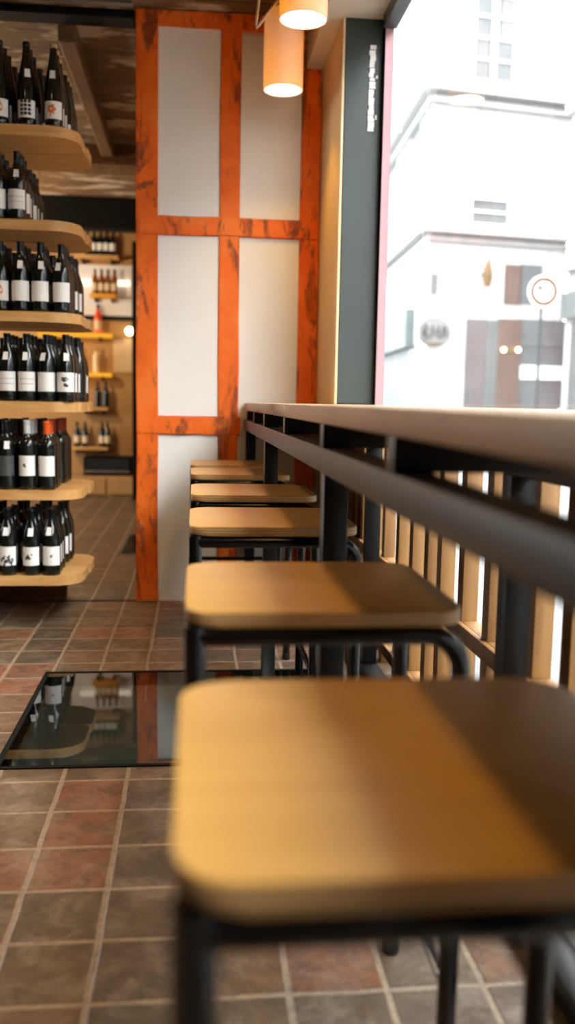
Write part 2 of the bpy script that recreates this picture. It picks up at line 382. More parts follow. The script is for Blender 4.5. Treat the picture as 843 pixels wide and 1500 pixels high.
# return wall between timber wall and window pillar (above the counter) and the strip under it
w = MB(); w.box((0.622, 4.0665, 1.03), (0.6315, YW, ZS), 0); struct('wall_return', w, M['tan_wall'])
pl = MB(); pl.box((0.632, 4.066, 1.03), (0.797, 4.30, ZS), .004); pl_o = struct('trim_pillar', pl, M['pillar'])
lt = MB(); rnd = random.Random(5); z = 2.555
while z > 2.20:
    h = rnd.uniform(.010, .022); wd = rnd.uniform(.020, .028); x0 = 0.738+rnd.uniform(-.002, .003)
    lt.prism(rrect(x0, 4.061, x0+wd, 4.0665, [.0005]*4, 2), z-h, z, 0)
    z -= h+rnd.uniform(-.001, .004)
for zz, hh in ((2.42, .012), (2.25, .02)): lt.box((0.768, 4.062, zz), (0.776, 4.0665, zz+hh))
lt.build('lettering', M['paper'], pl_o, 0)

# timbered wall: posts, beams and plaster panels
wb = MB(); wb.box((-0.285, YW+.012, 0), (0.80, YW+.16, ZC)); wb_o = struct('wall_timbered', wb, M['plaster'])
def tpart(name, a, b, seed, m='orange', cuts=7):
    k = MB(); k.box(a, b); rnd = random.Random(seed)
    bmesh.ops.bisect_plane
    ax = max(range(3), key=lambda i: abs(b[i]-a[i]))
    for c in range(1, cuts):
        co = [0, 0, 0]; no = [0, 0, 0]; co[ax] = a[ax]+(b[ax]-a[ax])*c/cuts; no[ax] = 1
        bmesh.ops.bisect_plane(k.bm, geom=k.bm.verts[:]+k.bm.edges[:]+k.bm.faces[:], plane_co=co, plane_no=no)
    for v in k.bm.verts:
        for i in (0, 2):
            if i != ax: v.co[i] += rnd.uniform(-.004, .004)
    bmesh.ops.bevel(k.bm, geom=[e for e in k.bm.edges if len(e.link_faces) == 2 and e.calc_face_angle(0) > 1.0], offset=.004, segments=2, affect='EDGES')
    return k.build(name, M[m], wb_o, 40)
fy = YW-.012
tpart('timber_post', (-0.290, fy, 0), (-0.183, YW+.05, 2.83), 1)
tpart('timber_post', (0.119, fy, 0), (0.220, YW+.05, 2.83), 2)
tpart('timber_post', (0.519, fy, 0), (0.618, YW+.05, 2.80), 3)
tpart('timber_beam', (-0.290, fy-.004, 1.847), (0.618, YW+.05, 1.938), 4)
tpart('timber_beam', (-0.290, fy-.004, 0.862), (0.235, YW+.05, 0.954), 5)
tpart('timber_beam', (-0.290, fy-.004, 2.822), (0.63, YW+.05, 2.898), 6)
for (x0, x1, z0, z1) in ((-.185, .121, .955, 1.846), (.219, .521, .6, 1.846), (-.185, .121, 1.939, 2.825), (.219, .521, 1.939, 2.81), (-.185, .121, .0, .861), (.219, .521, .0, .6)):
    k = MB(); k.box((x0, YW, z0), (x1, YW+.04, z1), .002); k.build('plaster_panel', M['plaster'], wb_o, 0)

# ceiling timbers
for nm, a, b in (('ceiling_beam', (-.69, YW+.2, 2.80), (-.60, 7.1, ZC)), ('ceiling_beam', (XL, 7.12, 2.76), (.5, 7.45, ZC)), ('ceiling_beam', (-1.75, -3.9, 2.78), (-1.6, 7.1, ZC)),
                 ('ceiling_beam', (-2.9, -3.9, 2.78), (-2.75, 7.1, ZC)), ('ceiling_header', (-5.1, 4.72, 2.862), (-.3, 4.86, ZC))):
    k = MB(); k.box(a, b, .01); struct(nm, k, M['black' if 'header' in nm else 'beam'], 0)
k = MB(); k.tube([(-5.1, 4.60, 2.876), (-.3, 4.60, 2.876)], .014, 10); struct('ceiling_pipe', k, M['alu'], 50)
k = MB(); k.box((XL, 8.9, 2.615), (.6, 9.1, ZC), .01); struct('ceiling_bulkhead', k, M['black'])

# ------------------------------------------------------------------ shop window
win = MB(); win.box((XG, -1.6, .0), (XG+.06, 4.066, .06)); win_o = struct('window_1', win, M['pillar'])
k = MB(); k.box((XG+.008, -1.6, .06), (XG+.016, 4.03, ZS-.05)); k.build('pane', M['window_glass'], win_o, 0)
k = MB(); k.box((XG-.008, 4.03, .06), (XG+.03, 4.066, ZS), .002); k.build('window_stile', M['pink'], win_o, 0)
k = MB(); k.box((XG-.010, 4.02, .06), (XG-.0085, 4.0658, ZS)); k.build('seal_strip', M['black'], win_o, 0)
k = MB(); k.box((XG-.02, -1.6, ZS-.05), (XG+.04, 4.03, ZS), .003); k.build('top_rail', M['pillar'], win_o, 0)
k = MB(); k.box((XG-.02, -1.66, 0), (XG+.06, -1.6, ZS), .003); k.build('window_stile', M['pillar'], win_o, 0)
k = MB(); k.box((XG+.005, -4, 3.064), (XG+.045, YB, 6.5)); struct('wall_street_upper', k, M['soffit'])
k = MB(); k.box((XG+.046, -3.5, 5.02), (2.02, 8.0, 5.18), .01); struct('sky_block_slab', k, M['soffit'])  # unseen slab added to cut the high sky and place the seat shadow
k = MB(); k.box((XG+.002, 4.067, 0), (XG+.022, YW+.3, ZS)); struct('wall_corner', k, M['pillar'])

# ------------------------------------------------------------------ counter
CXF = 0.253
def counter(y0, y1, label):
    k = MB(); k.box((CXF, y0, .990), (XG-.03, y1, 1.0275), .0035, 2)
    return tag(k.build('bar_counter', M['counter'], smooth=40), label, 'counter', 'counter boards along the window')
counter(2.605, YW-.02, 'far wooden counter board meeting the orange timbered wall')
counter(-1.5, 2.592, 'long near wooden counter board running along the shop window')
fr = thing('steel_trestle', 'black steel frame of rails and posts carrying the wooden counter', 'counter frame', (0.28, 1.8, 0))
def fbox(name, a, b, bev=.002):
    k = MB(); o = Vector((0.28, 1.8, 0)); k.box(Vector(a)-o, Vector(b)-o, bev); return k.build(name, M['steel'], fr, 40)
fbox('front_rail', (.253, -1.5, .893), (.309, YW-.03, .943))
fbox('rear_rail', (.643, -1.5, .893), (.696, YW-.03, .943))
for y in (-.6, .35, 1.15, 1.80, 2.58, 3.34, 3.92, 4.45): fbox('cross_beam', (.254, y, .9435), (.70, y+.045, .9898))
for y in (.26, 1.80, 3.34, 4.58): fbox('post', (.258, y, 0), (.308, y+.05, .8925)); fbox('post', (.643, y, 0.05), (.696, y+.055, .8925))
fbox('floor_rail', (.635, -1.5, 0), (.70, YW-.03, .05))

# slatted screen under the counter, in front of the glass
sl = thing('slatted_screen', 'pale oak slatted screen under the counter against the window', 'wooden screen', (.77, 2.5, 0))
def sbox(name, a, b, bev=.002):
    k = MB(); o = Vector((.77, 2.5, 0)); k.box(Vector(a)-o, Vector(b)-o, bev); return k.build(name, M['slat'], sl, 40)
sys_y = [-1.2, -.98, -.76, -.54, -.32, -.1, .12, .34, .56, .78, 1.0, 1.2, 1.38, 1.57, 1.768, 1.965, 2.12, 2.279, 2.506, 2.74, 2.898, 3.105, 3.32, 3.574, 3.76, 3.90, 4.05, 4.20, 4.35, 4.5]
for y in sys_y: sbox('slat', (.752, y-.05, .001), (.797, y, .985))
sbox('ledge', (.735, -1.4, .385), (.7515, YW-.04, .43)); sbox('ledge', (.735, -1.4, .062), (.7515, YW-.04, .107))
for y0, y1 in zip(sys_y[8:-1], sys_y[9:]):
    sbox('ledge_shelf', (.752, y0+.001, .405), (.797, y1-.051, .43)); sbox('ledge_shelf', (.752, y0+.001, .08), (.797, y1-.051, .107))

# ------------------------------------------------------------------ stools
SW, SD, SZ, ST = 0.392, 0.40, 0.747, 0.021
def make_stool():
    root = thing('bar_stool', 'x', 'stool', group='row of bar stools under the counter')
    k = MB(); k.prism(rrect(-SW/2, -SD/2, SW/2, SD/2, [.045]*4, 8), SZ-ST, SZ, .0035, 3, side_mi=1); k.build('seat', [M['oak_top'], M['ply_edge']], root, 40)
    lx, ly, R, zt, r = SW/2-.004, SD/2-.0150, .052, SZ-ST-.0146, .0145
    for s in (-1, 1):
        q = [(lx, s*ly, .012), (lx, s*ly, .3), (lx, s*ly, zt-R)] + [(lx-R+R*math.cos(a), s*ly, zt-R+R*math.sin(a)) for a in [PI/2*i/8 for i in range(1, 9)]] + [(-lx+.014, s*ly, zt)]
        k = MB(); k.tube(q, r, 16); k.tube([(-lx+.010, s*ly, .012), (-lx+.010, s*ly, SZ-ST-.0004)], r+.001, 16); o = k.build('leg_frame', M['black_tube'], root, 50)
        for sx in (-1, 1):
            k = MB(); k.lathe([(0, 0), (.015, 0), (.0165, .003), (.0165, .022), (.0132, .024)], 14, (sx*lx+(.010 if sx < 0 else 0), s*ly, 0)); k.build('foot_cap', M['rubber'], o, 50)
    for s in (-1, 1):
        k = MB(); k.tube([(s*lx+(.010 if s < 0 else 0), -ly+.01, .175), (s*lx+(.010 if s < 0 else 0), ly-.01, .175)], .0095, 12); k.build('stretcher', M['black_tube'], root, 50)
        k = MB(); k.tube([(s*(lx-R-.01), -ly, SZ-ST-.0102), (s*(lx-R-.01), ly, SZ-ST-.0102)], .010, 12); k.build('seat_rail', M['black_tube'], root, 50)
    k = MB(); k.tube([(-lx+.016, ly, .26), (lx-.01, ly, .26)], .0095, 12); k.build('stretcher', M['black_tube'], root, 50)
    return root
stool = make_stool()
SX = (-.012+.380)/2
slabels = ['tan topped bar stool nearest the camera, its seat filling the foreground', 'tan topped bar stool, second from the camera, beside the glass floor hatch',
           'tan topped bar stool, third from the camera along the counter', 'tan topped bar stool, fourth from the camera along the counter',
           'tan topped bar stool, fifth from the camera, second from the timbered wall', 'tan topped bar stool tucked closest to the orange timbered wall']
for i, y0 in enumerate((.510, 1.212, 2.065, 2.785, 3.575, 4.10)):
    o = stool if i == 0 else copy_tree(stool)
    o.location = (SX + (0, .001, .002, .003, .0, -.004)[i], y0+SD/2, 0); o['label'] = slabels[i]

# ------------------------------------------------------------------ floor hatch
ht = thing('floor_hatch', 'black framed glass hatch set into the tiled floor', 'floor hatch', ((HX0+HX1)/2, (HY0+HY1)/2, 0))
hx, hy = (HX1-HX0)/2, (HY1-HY0)/2
k = MB()
for a, b in (((-hx+.001, -hy+.001), (hx-.001, -hy+.018)), ((-hx+.001, hy-.018), (hx-.001, hy-.001)), ((-hx+.001, -hy+.018), (-hx+.018, hy-.018)), ((hx-.018, -hy+.018), (hx-.001, hy-.018))):
    k.box((a[0], a[1], -.05), (b[0], b[1], .004), .001)
k.build('frame', M['black'], ht, 0)
k = MB(); k.box((-hx+.0185, -hy+.0185, -.02), (hx-.0185, hy-.0185, .002)); k.build('pane', M['hatch_glass'], ht, 0)
g = thing('floor_grate', 'small dark grate in the floor of the back room, left of the orange post', 'grate', (-.40, 6.6, 0))
k = MB(); k.box((-.10, -.42, .0005), (.10, .42, .004)); k.build('plate', M['stone'], g, 0)
k = MB()
for i in range(14): k.box((-.085, -.40+i*.06, .0045), (.085, -.375+i*.06, .010))
k.build('bars', M['fridge'], g, 0)
k = MB(); k.box((-2.6, YW-.01, .0005), (-.291, YW+.008, .003)); struct('trim_1', k, M['black'])

# ------------------------------------------------------------------ wine shelf
UX0, UX1 = -1.25, -.503
sh = thing('wine_shelf', 'tall double oak wine shelf with rounded board ends', 'shelf', (-1.2, 4.45, 0))
off = Vector((-1.2, 4.45, 0))
ZSH = [2.187, 1.795, 1.406, 1.0165, 0.624, 0.2355]
for z in ZSH:
    k = MB(); k.prism([(x-off.x, y-off.y) for x, y in rrect(UX0, 4.15, UX1-.004, 4.452, [.02, .13, .004, .02], 12)], z-.044, z, .003); k.build('shelf_board', M['shelf'], sh, 40)
    k = MB(); k.prism([(x-off.x, y-off.y) for x, y in rrect(UX0, 4.474, UX1+.004, 4.76, [.02, .004, .13, .02], 12)], z-.044, z, .003); k.build('shelf_board', M['shelf'], sh, 40)
k = MB(); k.box((-1.20-off.x, 4.4525-off.y, 0), (-1.14-off.x, 4.4735-off.y, 2.75), .002); k.build('upright', M['steel'], sh, 0)
k = MB(); k.box((UX0-off.x, 4.80-off.y, 0), (-.66-off.x, 4.84-off.y, .23), .002); k.build('plinth', M['beam'], sh, 0)

# bottles
PROF = {
 'burgundy': [(0, 0), (.034, 0), (.0385, .004), (.0390, .02), (.0390, .150), (.0378, .170), (.0330, .192), (.0250, .212), (.0185, .230), (.0155, .246), (.0142, .262), (.0140, .288)],
 'bordeaux': [(0, 0), (.033, 0), (.0370, .004), (.0375, .02), (.0375, .188), (.0365, .202), (.0310, .216), (.0220, .228), (.0160, .238), (.0145, .252), (.0142, .300)],
 'flute':    [(0, 0), (.033, 0), (.0370, .004), (.0375, .02), (.0375, .140), (.0360, .170), (.0315, .205), (.0250, .240), (.0190, .272), (.0155, .300), (.0145, .330)],
}
TOPZ = {'burgundy': .288, 'bordeaux': .300, 'flute': .330}
LAB = {'burgundy': (.0394, .045, .128), 'bordeaux': (.0379, .062, .150), 'flute': (.0379, .030, .100)}
_bm = {}
def bmesh_of(key, fn):
    if key not in _bm: _bm[key] = fn()
    return _bm[key]
def bottle(kind, x, y, z, label, group, rz=0.0, glass='bottle', paper='paper', cap='cap_black', tagged=False, art=None, scale=1.0, simple=False):
    t = thing('wine_bottle', label, 'bottle', (x, y, z), rz, group); t.scale = (scale,)*3
    def body(): k = MB(); k.lathe(PROF[kind]+[(0.0, TOPZ[kind])], 20 if not simple else 14); return k.mesh('bottle_body', M[glass], 50)
    link('bottle_body', bmesh_of((kind, glass, simple), body), t)
    tz = TOPZ[kind]
    def capm():
        k = MB(); L = .055; rr0 = .0150
        k.lathe([(rr0, tz-L), (rr0+.0004, tz-L+.001), (.0148, tz-.012), (.0160, tz-.011), (.0160, tz+.003), (.0150, tz+.005), (0, tz+.005)], 18); return k.mesh('capsule', M[cap], 50)
    link('capsule', bmesh_of((kind, 'cap', cap), capm), t)
    if paper:
        r, z0, z1 = LAB[kind]
        def labm(): k = MB(); k.fixn = False; k.arc_patch(r, -1.15, 1.15, z0, z1, 14); return k.mesh('paper_label', M[paper], 50)
        lo = link('paper_label', bmesh_of((kind, 'lab', paper), labm), t)
        if art:
            def artm():
                k = MB(); k.fixn = False; zc = (z0+z1)/2; rr = r+.0005
                if art == 'grid':
                    for i in range(3):
                        for j in range(4): k.arc_patch(rr, -.62+i*.42, -.62+i*.42+.34, z0+.010+j*.016, z0+.010+j*.016+.012, 3)
                elif art == 'lines':
                    for j in range(2): k.arc_patch(rr, -.9, .9, z0+.030+j*.022, z0+.0315+j*.022, 8)
                elif art == 'portrait':
                    k.blob_patch(rr, -.1, zc+.012, .026, .024, 4); k.blob_patch(rr, .05, zc-.014, .020, .016, 9)
                elif art == 'splash': k.blob_patch(rr, -.25, zc-.004, .016, .030, 3, rough=.8); k.blob_patch(rr, .18, zc+.008, .006, .008, 8)
                elif art == 'sketch':
                    for q in range(7): k.blob_patch(rr, -.6+q*.2, zc-.018+.012*math.sin(q*2.1), .016, .012+.006*(q % 3), 20+q, rough=.9)
                elif art == 'dot': k.blob_patch(rr, -.2, zc+.002, .014, .014, 5, rough=.5)
                elif art == 'small': k.blob_patch(rr, .05, zc, .014, .008, 6, rough=.8)
                elif art == 'flower':
                    for q in range(5): k.blob_patch(rr, -.12+.28*math.cos(q*1.256), zc+.004+.011*math.sin(q*1.256), .016, .016, 30+q)
                    k.blob_patch(rr, -.2, zc-.018, .006, .016, 40)
                elif art == 'figure':
                    k.blob_patch(rr, .0, zc+.006, .030, .050, 50); k.blob_patch(rr, -.5, zc-.010, .016, .024, 52)
                return k.mesh('label_print', M['ink_orange' if art in ('flower', 'figure') else 'ink'], 0)
            link('label_print', bmesh_of((kind, 'art', art), artm), lo)
    if tagged:
        def tagm():
            k = MB(); r, z0, z1 = LAB[kind]; zt = {'burgundy': .212, 'bordeaux': .215, 'flute': .222}[kind]; rt = {'burgundy': .0262, 'bordeaux': .0330, 'flute': .0295}[kind]
            c = [(-.010, zt), (.010, zt), (.0118, zt-.034), (-.0118, zt-.034)]
            y0, y1 = -(rt+.0025), -(r+.0020)
            fr_ = [k.bm.verts.new((px, y0 if i < 2 else y1, pz)) for i, (px, pz) in enumerate(c)]
            bk_ = [k.bm.verts.new((px, (y0 if i < 2 else y1)+.0008, pz)) for i, (px, pz) in enumerate(c)]
            k.bm.faces.new(fr_); k.bm.faces.new(bk_[::-1])
            for i in range(4): k.bm.faces.new((fr_[i], bk_[i], bk_[(i+1) % 4], fr_[(i+1) % 4]))
            return k.mesh('price_tag', M['paper'], 0)
        o = link('price_tag', bmesh_of((kind, 'tag'), tagm), t); o.rotation_euler = (0, 0, random.uniform(-.35, .25))
    return t
def px2x(px): return -.570+(px-97)*.00298
ORD = ['front', 'second', 'third', 'fourth', 'fifth', 'rear']
SHN = ['top', 'second', 'third', 'fourth', 'fifth', 'bottom']
ENDN = ['closest to', 'second from', 'third from', 'fourth from', 'fifth from', 'sixth from']
# per shelf: kind, front pixel columns (from the rounded end outwards), art per front bottle, capsule per column
SHELVES = [
 ('flute',    [84, 46, 8, -30],          ['flower', 'grid', 'figure', None], ['cork', 'cap_black', 'cap_black', 'cap_black'], 1.04),
 ('burgundy', [30, 2, -27],              ['lines', None, None], ['cap_black']*3, 1.0),
 ('burgundy', [92, 62, 33, 4, -25],      [None, None, None, 'figure', None], ['cap_black']*5, 1.02),
 ('burgundy', [97, 69, 40, 12, -17],     ['portrait', None, 'lines', 'lines', None], ['cap_black']*5, 1.02),
 ('bordeaux', [68, 39, 8, -21],          [None, 'dot', 'small', None], ['cap_orange', 'cap_white', 'cap_black', 'cap_black'], 1.02),
 ('burgundy', [73, 43, 8, -25],          ['small', 'splash', 'sketch', None], ['cap_black']*4, 1.03),
]
ROWY = [4.150+.046, 4.150+.133, 4.150+.222, 4.474+.048, 4.474+.134, 4.474+.222]
for si, (kind, cols, arts, caps, scl) in enumerate(SHELVES):
    gname = 'wine bottles on the %s board of the oak shelf' % SHN[si]
    for ci, px in enumerate(cols):
        for ri, y in enumerate(ROWY):
            if ci >= 3 and ri >= 5: continue
            x = px2x(px) + random.uniform(-.004, .004) if ri else px2x(px)
            cap = caps[ci]; paper = 'paper'
            if si == 4 and ri > 0: cap = {0: 'cap_orange' if ri < 2 else 'cap_red', 1: 'cap_white' if ri < 3 else 'cap_black'}.get(ci, cap)
            if si == 4 and ci == 2: paper = 'paper_dark'
            if si == 4 and ri > 0: paper = None
            art = arts[ci] if ri == 0 else None
            desc = {'flower': 'orange flower label', 'grid': 'black grid label', 'figure': 'orange figure label', 'lines': 'ruled white label', 'portrait': 'portrait label', 'dot': 'dotted white label', 'small': 'small print label',
                    'splash': 'ink splash label', 'sketch': 'ink sketch label'}.get(art, 'white label' if paper == 'paper' else ('charcoal label' if paper else 'dark glass'))
            capd = {'cap_orange': 'orange capped ', 'cap_red': 'rust capped ', 'cap_white': 'white capped '}.get(cap, '')
            lab = '%sbottle, %s, %s row, %s rounded end, %s shelf board' % (capd or 'dark ', desc, ORD[ri], ENDN[ci], SHN[si])
            bottle(kind, x, y, ZSH[si], lab, gname, random.uniform(-.25, .25) if ri else random.uniform(-.08, .08), 'bottle', paper, cap, ri == 0 and not (si == 4 and ci < 2), art, scl*random.uniform(.985, 1.01))
bottle('burgundy', -.545, 4.40, ZSH[3], 'unlabelled dark bottle alone at the rounded end of the fourth shelf board', 'wine bottles on the fourth board of the oak shelf', 2.6, 'bottle', 'paper', 'cap_black', False, None, 1.02)

# ------------------------------------------------------------------ back room
def bp(px, py, Y=10.3): return on_plane(px, py, (0, Y, 0), (0, 1, 0))
def wall_shelf(px0, px1, py, label, mat='shelf', depth=.2, th=.035, rnd_=False):
    a, b = bp(px0, py), bp(px1, py); y = 10.3
    t = thing('wall_shelf', label, 'shelf', ((a.x+b.x)/2, y, a.z), 0, 'small shelves on the far wall'); hw = (b.x-a.x)/2
    k = MB(); k.prism(rrect(-hw, -depth, hw, -.001, [.02, .1 if rnd_ else .01, .002, .002], 6), -th, 0, .002); k.build('board', M[mat], t, 40)
    k = MB(); k.box((-hw*.7, -.12, -th-.04), (-hw*.7+.02, -.001, -th)); k.build('bracket', M['steel'], t, 0)
    k = MB(); k.box((hw*.7-.02, -.12, -th-.04), (hw*.7, -.001, -th)); k.build('bracket', M['steel'], t, 0)
    return a.z
def shelf_bottles(pxs, z, kind, glass, paper, cap, desc, where, group, scale=1.0, dy=.1):
    n = len(pxs)
    for i, px in enumerate(pxs):
        p = bp(px, 500, 10.3-dy)
        pos = ('first' if i == 0 else 'last' if i == n-1 else ['', 'second', 'third', 'fourth', 'fifth'][i]) + ' from the shelf side' if n > 1 else 'alone'
        bottle(kind, p.x, 10.3-dy, z, '%s, %s on the %s' % (desc, pos, where), group, 0, glass, paper, cap, False, None, scale, True)
z = wall_shelf(112, 176, 376, 'highest wall shelf, above the bright white panel')
shelf_bottles([130, 139, 148, 157, 166], z, 'bordeaux', 'bottle', 'paper', 'cap_black', 'dark bottle', 'highest far wall shelf', 'bottles on the highest far shelf', .88)
# white panel; its glowing strip stands in for a lamp reflection
a, b = bp(100, 387), bp(194, 464)
pn = thing('light_panel', 'bright white panel with a glowing strip for a lamp reflection on the far wall', 'panel', ((a.x+b.x)/2, 10.29, b.z)); hw, hh = (b.x-a.x)/2, a.z-b.z
k = MB(); k.box((-hw, -.03, 0), (hw, 0, hh), .004); k.build('board', M['panel_white'], pn, 0)
k = MB(); k.box((-hw-.02, -.035, -.05), (hw+.02, 0, -.001), .004); k.build('lower_edge', M['fridge'], pn, 0)
k = MB(); k.tube([(-hw+.1, -.06, hh-.19), (hw-.02, -.06, hh-.19)], .03, 10); tb = k.build('reflection_strip', M['strip_glow'], pn, 50)
z = wall_shelf(134, 173, 433, 'amber wall shelf across the bright white panel', 'amber_shelf', .23)
shelf_bottles([140, 149.5, 158.5, 168], z, 'burgundy', 'amber', 'paper_cream', 'cap_black', 'amber bottle', 'shelf before the white panel', 'amber bottles on the panel shelf', .9, .14)
z = wall_shelf(60, 165, 488, 'long glowing amber wall shelf below the white panel', 'amber_glow', .25, .035, True)
shelf_bottles([144], z, 'burgundy', 'rose', 'paper_cream', 'cap_black', 'orange bottle', 'long amber shelf', 'bottles on the amber shelf', 1.08)
z = wall_shelf(90, 164, 546, 'shorter amber wall shelf holding a cream bottle', 'amber_glow', .25, .035, True)
shelf_bottles([115, 141], z, 'bordeaux', 'cream_bottle', None, 'cork', 'cream bottle', 'shorter amber shelf', 'bottles on the amber shelf', .95)
gl = thing('drinking_glass', 'clear tall glass beside the cream bottle on the amber shelf', 'glass', (bp(156, 546).x, 10.2, z))
k = MB(); k.lathe([(0, 0), (.03, 0), (.035, .004), (.04, .16), (.037, .16), (.031, .01), (0, .01)], 16); k.build('bowl', M['window_glass'], gl, 50)
z = wall_shelf(120, 161, 596, 'plain wall shelf carrying two dark bottles, above the lowest')
shelf_bottles([143, 155], z, 'burgundy', 'bottle', None, 'cap_black', 'dark bottle with pale neck', 'plain upper shelf', 'bottles on the plain shelves', .95)
z = wall_shelf(105, 161, 653, 'lowest plain wall shelf above the dark appliance')
shelf_bottles([112, 124, 149, 157], z, 'burgundy', 'bottle', 'paper_cream', 'cap_black', 'dark bottle with cream label', 'lowest plain shelf', 'bottles on the lowest plain shelf', .92)
a, b = bp(166, 497), bp(194, 546)
ps = thing('poster', 'tan framed poster on the far wall beside the shelves', 'poster', ((a.x+b.x)/2, 10.298, b.z)); hw = (b.x-a.x)/2
k = MB(); k.box((-hw, -.02, 0), (hw, 0, a.z-b.z), .003); k.build('sheet', M['poster'], ps, 0)
# wall lamp bulb
p = bp(190, 485, 10.15)
lm = thing('wall_lamp', 'small round glowing wall lamp right of the amber shelf', 'lamp', (p.x, 10.299, p.z))
k = MB(); k.tube([(0, 0, .06), (0, -.12, .06), (0, -.15, .04)], .010, 8); k.build('arm', M['steel'], lm, 50)
k = MB(); k.lathe([(0, -.045)]+[(.045*math.sin(PI*i/10), -.045*math.cos(PI*i/10)) for i in range(1, 10)]+[(0, .045)], 16, (0, -.15, 0)); k.build('bulb', M['glow'], lm, 50)
# dark appliance over wooden base
a, b = bp(122, 669, 10.0), bp(193, 697, 10.0)
fg = thing('display_fridge', 'low dark glass fronted appliance against the far wall', 'appliance', ((a.x+b.x)/2, 10.0, b.z)); hw = (b.x-a.x)/2; hh = a.z-b.z
k = MB(); k.box((-hw, 0, 0), (hw, .29, hh), .006); k.build('body', M['black'], fg, 0)
k = MB(); k.box((-hw+.03, -.006, .06), (hw-.03, -.0005, hh-.02), .002); k.build('glass_door', M['fridge'], fg, 0)
k = MB(); k.box((-hw+.02, -.02, .03), (hw-.02, -.0005, .055), .004); k.build('handle_bar', M['alu'], fg, 0)
cb = thing('base_cabinet', 'long honey wood base cabinet at the foot of the far wall', 'cabinet', (-2.0, 10.0, 0))
k = MB(); k.box((-2.2, -.03, .001), (1.9, .29, b.z-.004), .006); k.build('body', M['back_wood'], cb, 0)
for i in range(5):
    k = MB(); k.box((-2.15+i*.81, -.045, .02), (-1.38+i*.81, -.031, b.z-.03), .003); k.build('door', M['back_wood'], cb, 0)
k = MB(); p = bp(197, 500, 9.6); k.box((p.x-.02, 9.58, 0), (p.x+.05, 9.64, 2.62), .004); struct('column', k, M['black'])

# ------------------------------------------------------------------ pendants
PY, PS = 4.30, 1.265; PZ = H+1.105*PS; PX = .308*PS
def make_pendant():
    root = thing('pendant_lamp', 'x', 'lamp', group='pendant lamps over the counter')
    R = .0705; Hh = .285
    prof = [(R, 0), (R, .05), (R, Hh-R)] + [(R*math.cos(a), Hh-R+R*math.sin(a)) for a in [PI/2*i/10 for i in range(1, 10)]] + [(.006, Hh)]
    inn = [(max(r-.004, .004), z-.003 if i else z) for i, (r, z) in enumerate(prof)][::-1]
    k = MB(); k.lathe(prof+inn+[prof[0]], 32); k.build('lamp_shade', M['shade'], root, 50)
    k = MB(); k.lathe([(0, .004), (R-.0046, .004), (R-.0046, .008), (0, .008)], 28); k.build('diffuser', M['disc_glow'], root, 50)
    k = MB(); k.tube([(0, 0, Hh-.002), (0, 0, Hh+.02)], .012, 12); k.tube([(-.006, 0, Hh+.018), (-.006, 0, (ZC-PZ)/PS)], .0028, 6); k.tube([(.006, 0, Hh+.018), (.006, 0, (ZC-PZ)/PS)], .0028, 6); k.build('cord', M['cord'], root, 50)
    return root
pend = make_pendant()
plabels = ['white dome pendant lamp hanging nearest the orange timbered wall', 'white dome pendant lamp, second from the timbered wall, cut by the top edge',
           'white dome pendant lamp, third from the timbered wall', 'white dome pendant lamp, fourth from the timbered wall', 'white dome pendant lamp, fifth from the timbered wall', 'white dome pendant lamp, sixth from the timbered wall']
WARM = (1.0, 0.54, 0.09)
for i in range(6):
    o = pend if i == 0 else copy_tree(pend)
    y = PY-.61*PS*i; o.location = (PX, y, PZ); o.scale = (PS,)*3; o['label'] = plabels[i]
    L = bpy.data.lights.new('pendant_light', 'AREA'); L.shape = 'DISK'; L.size = .12; L.energy = 1.6; L.spread = math.radians(95); L.color = WARM
    lo = bpy.data.objects.new('pendant_light', L); COL.objects.link(lo); lo.location = (PX, y, PZ-.003)
    L2 = bpy.data.lights.new('bulb_light', 'POINT'); L2.energy = .7; L2.color = (1.0, .80, .30); L2.shadow_soft_size = .02
    l2 = bpy.data.objects.new('bulb_light', L2); COL.objects.link(l2); l2.location = (PX, y, PZ+.14)
sw = MB()
A_, B_, C_ = on_plane(384, -30, (0, 3.6, 0), (0, 1, 0)), on_plane(376, 41, (0, 3.6, 0), (0, 1, 0)), on_plane(425, -22, (0, 3.6, 0), (0, 1, 0))
def up(p, q): t = (ZC-.002-p.z)/(q.z-p.z); return p+(q-p)*t
A2, C2 = up(B_, A_), up(B_, C_)
sw.tube([A2, B_+Vector((-.002, 0, .012)), B_, B_+Vector((.008, 0, .010)), C2], .0058, 8)
tag(sw.build('lamp_cord', M['cord'], smooth=50), 'beige fabric cord hanging in a V from the ceiling beside the pendants', 'cord')

# unseen ceiling lamps added as warm fill for the shop
def fill_downlight(x, y, zc, e, label, col=(1, .66, .36), size=.16):
    t = thing('added_downlight', label, 'lamp', (x, y, zc), 0, 'added fill lamps')
    k = MB(); k.lathe([(size*.5, -.03), (size*.5+.015, -.03), (size*.5+.015, 0), (0, 0)], 24); k.build('housing', M['black'], t, 50)
    k = MB(); k.lathe([(0, -.024), (size*.5-.001, -.024), (size*.5-.001, -.02), (0, -.02)], 24); k.build('diffuser', M['glow'], t, 50)
    L = bpy.data.lights.new('fill_downlight', 'AREA'); L.shape = 'DISK'; L.size = size; L.energy = e; L.color = col; L.spread = math.radians(115)
    o = bpy.data.objects.new('fill_downlight', L); COL.objects.link(o); o.location = (x, y, zc-.034)
fill_downlight(-1.15, 2.6, ZC, 12, 'added unseen downlight in front of the wine shelf')
fill_downlight(-3.3, 1.2, ZC, 4, 'added unseen downlight over the middle of the shop')
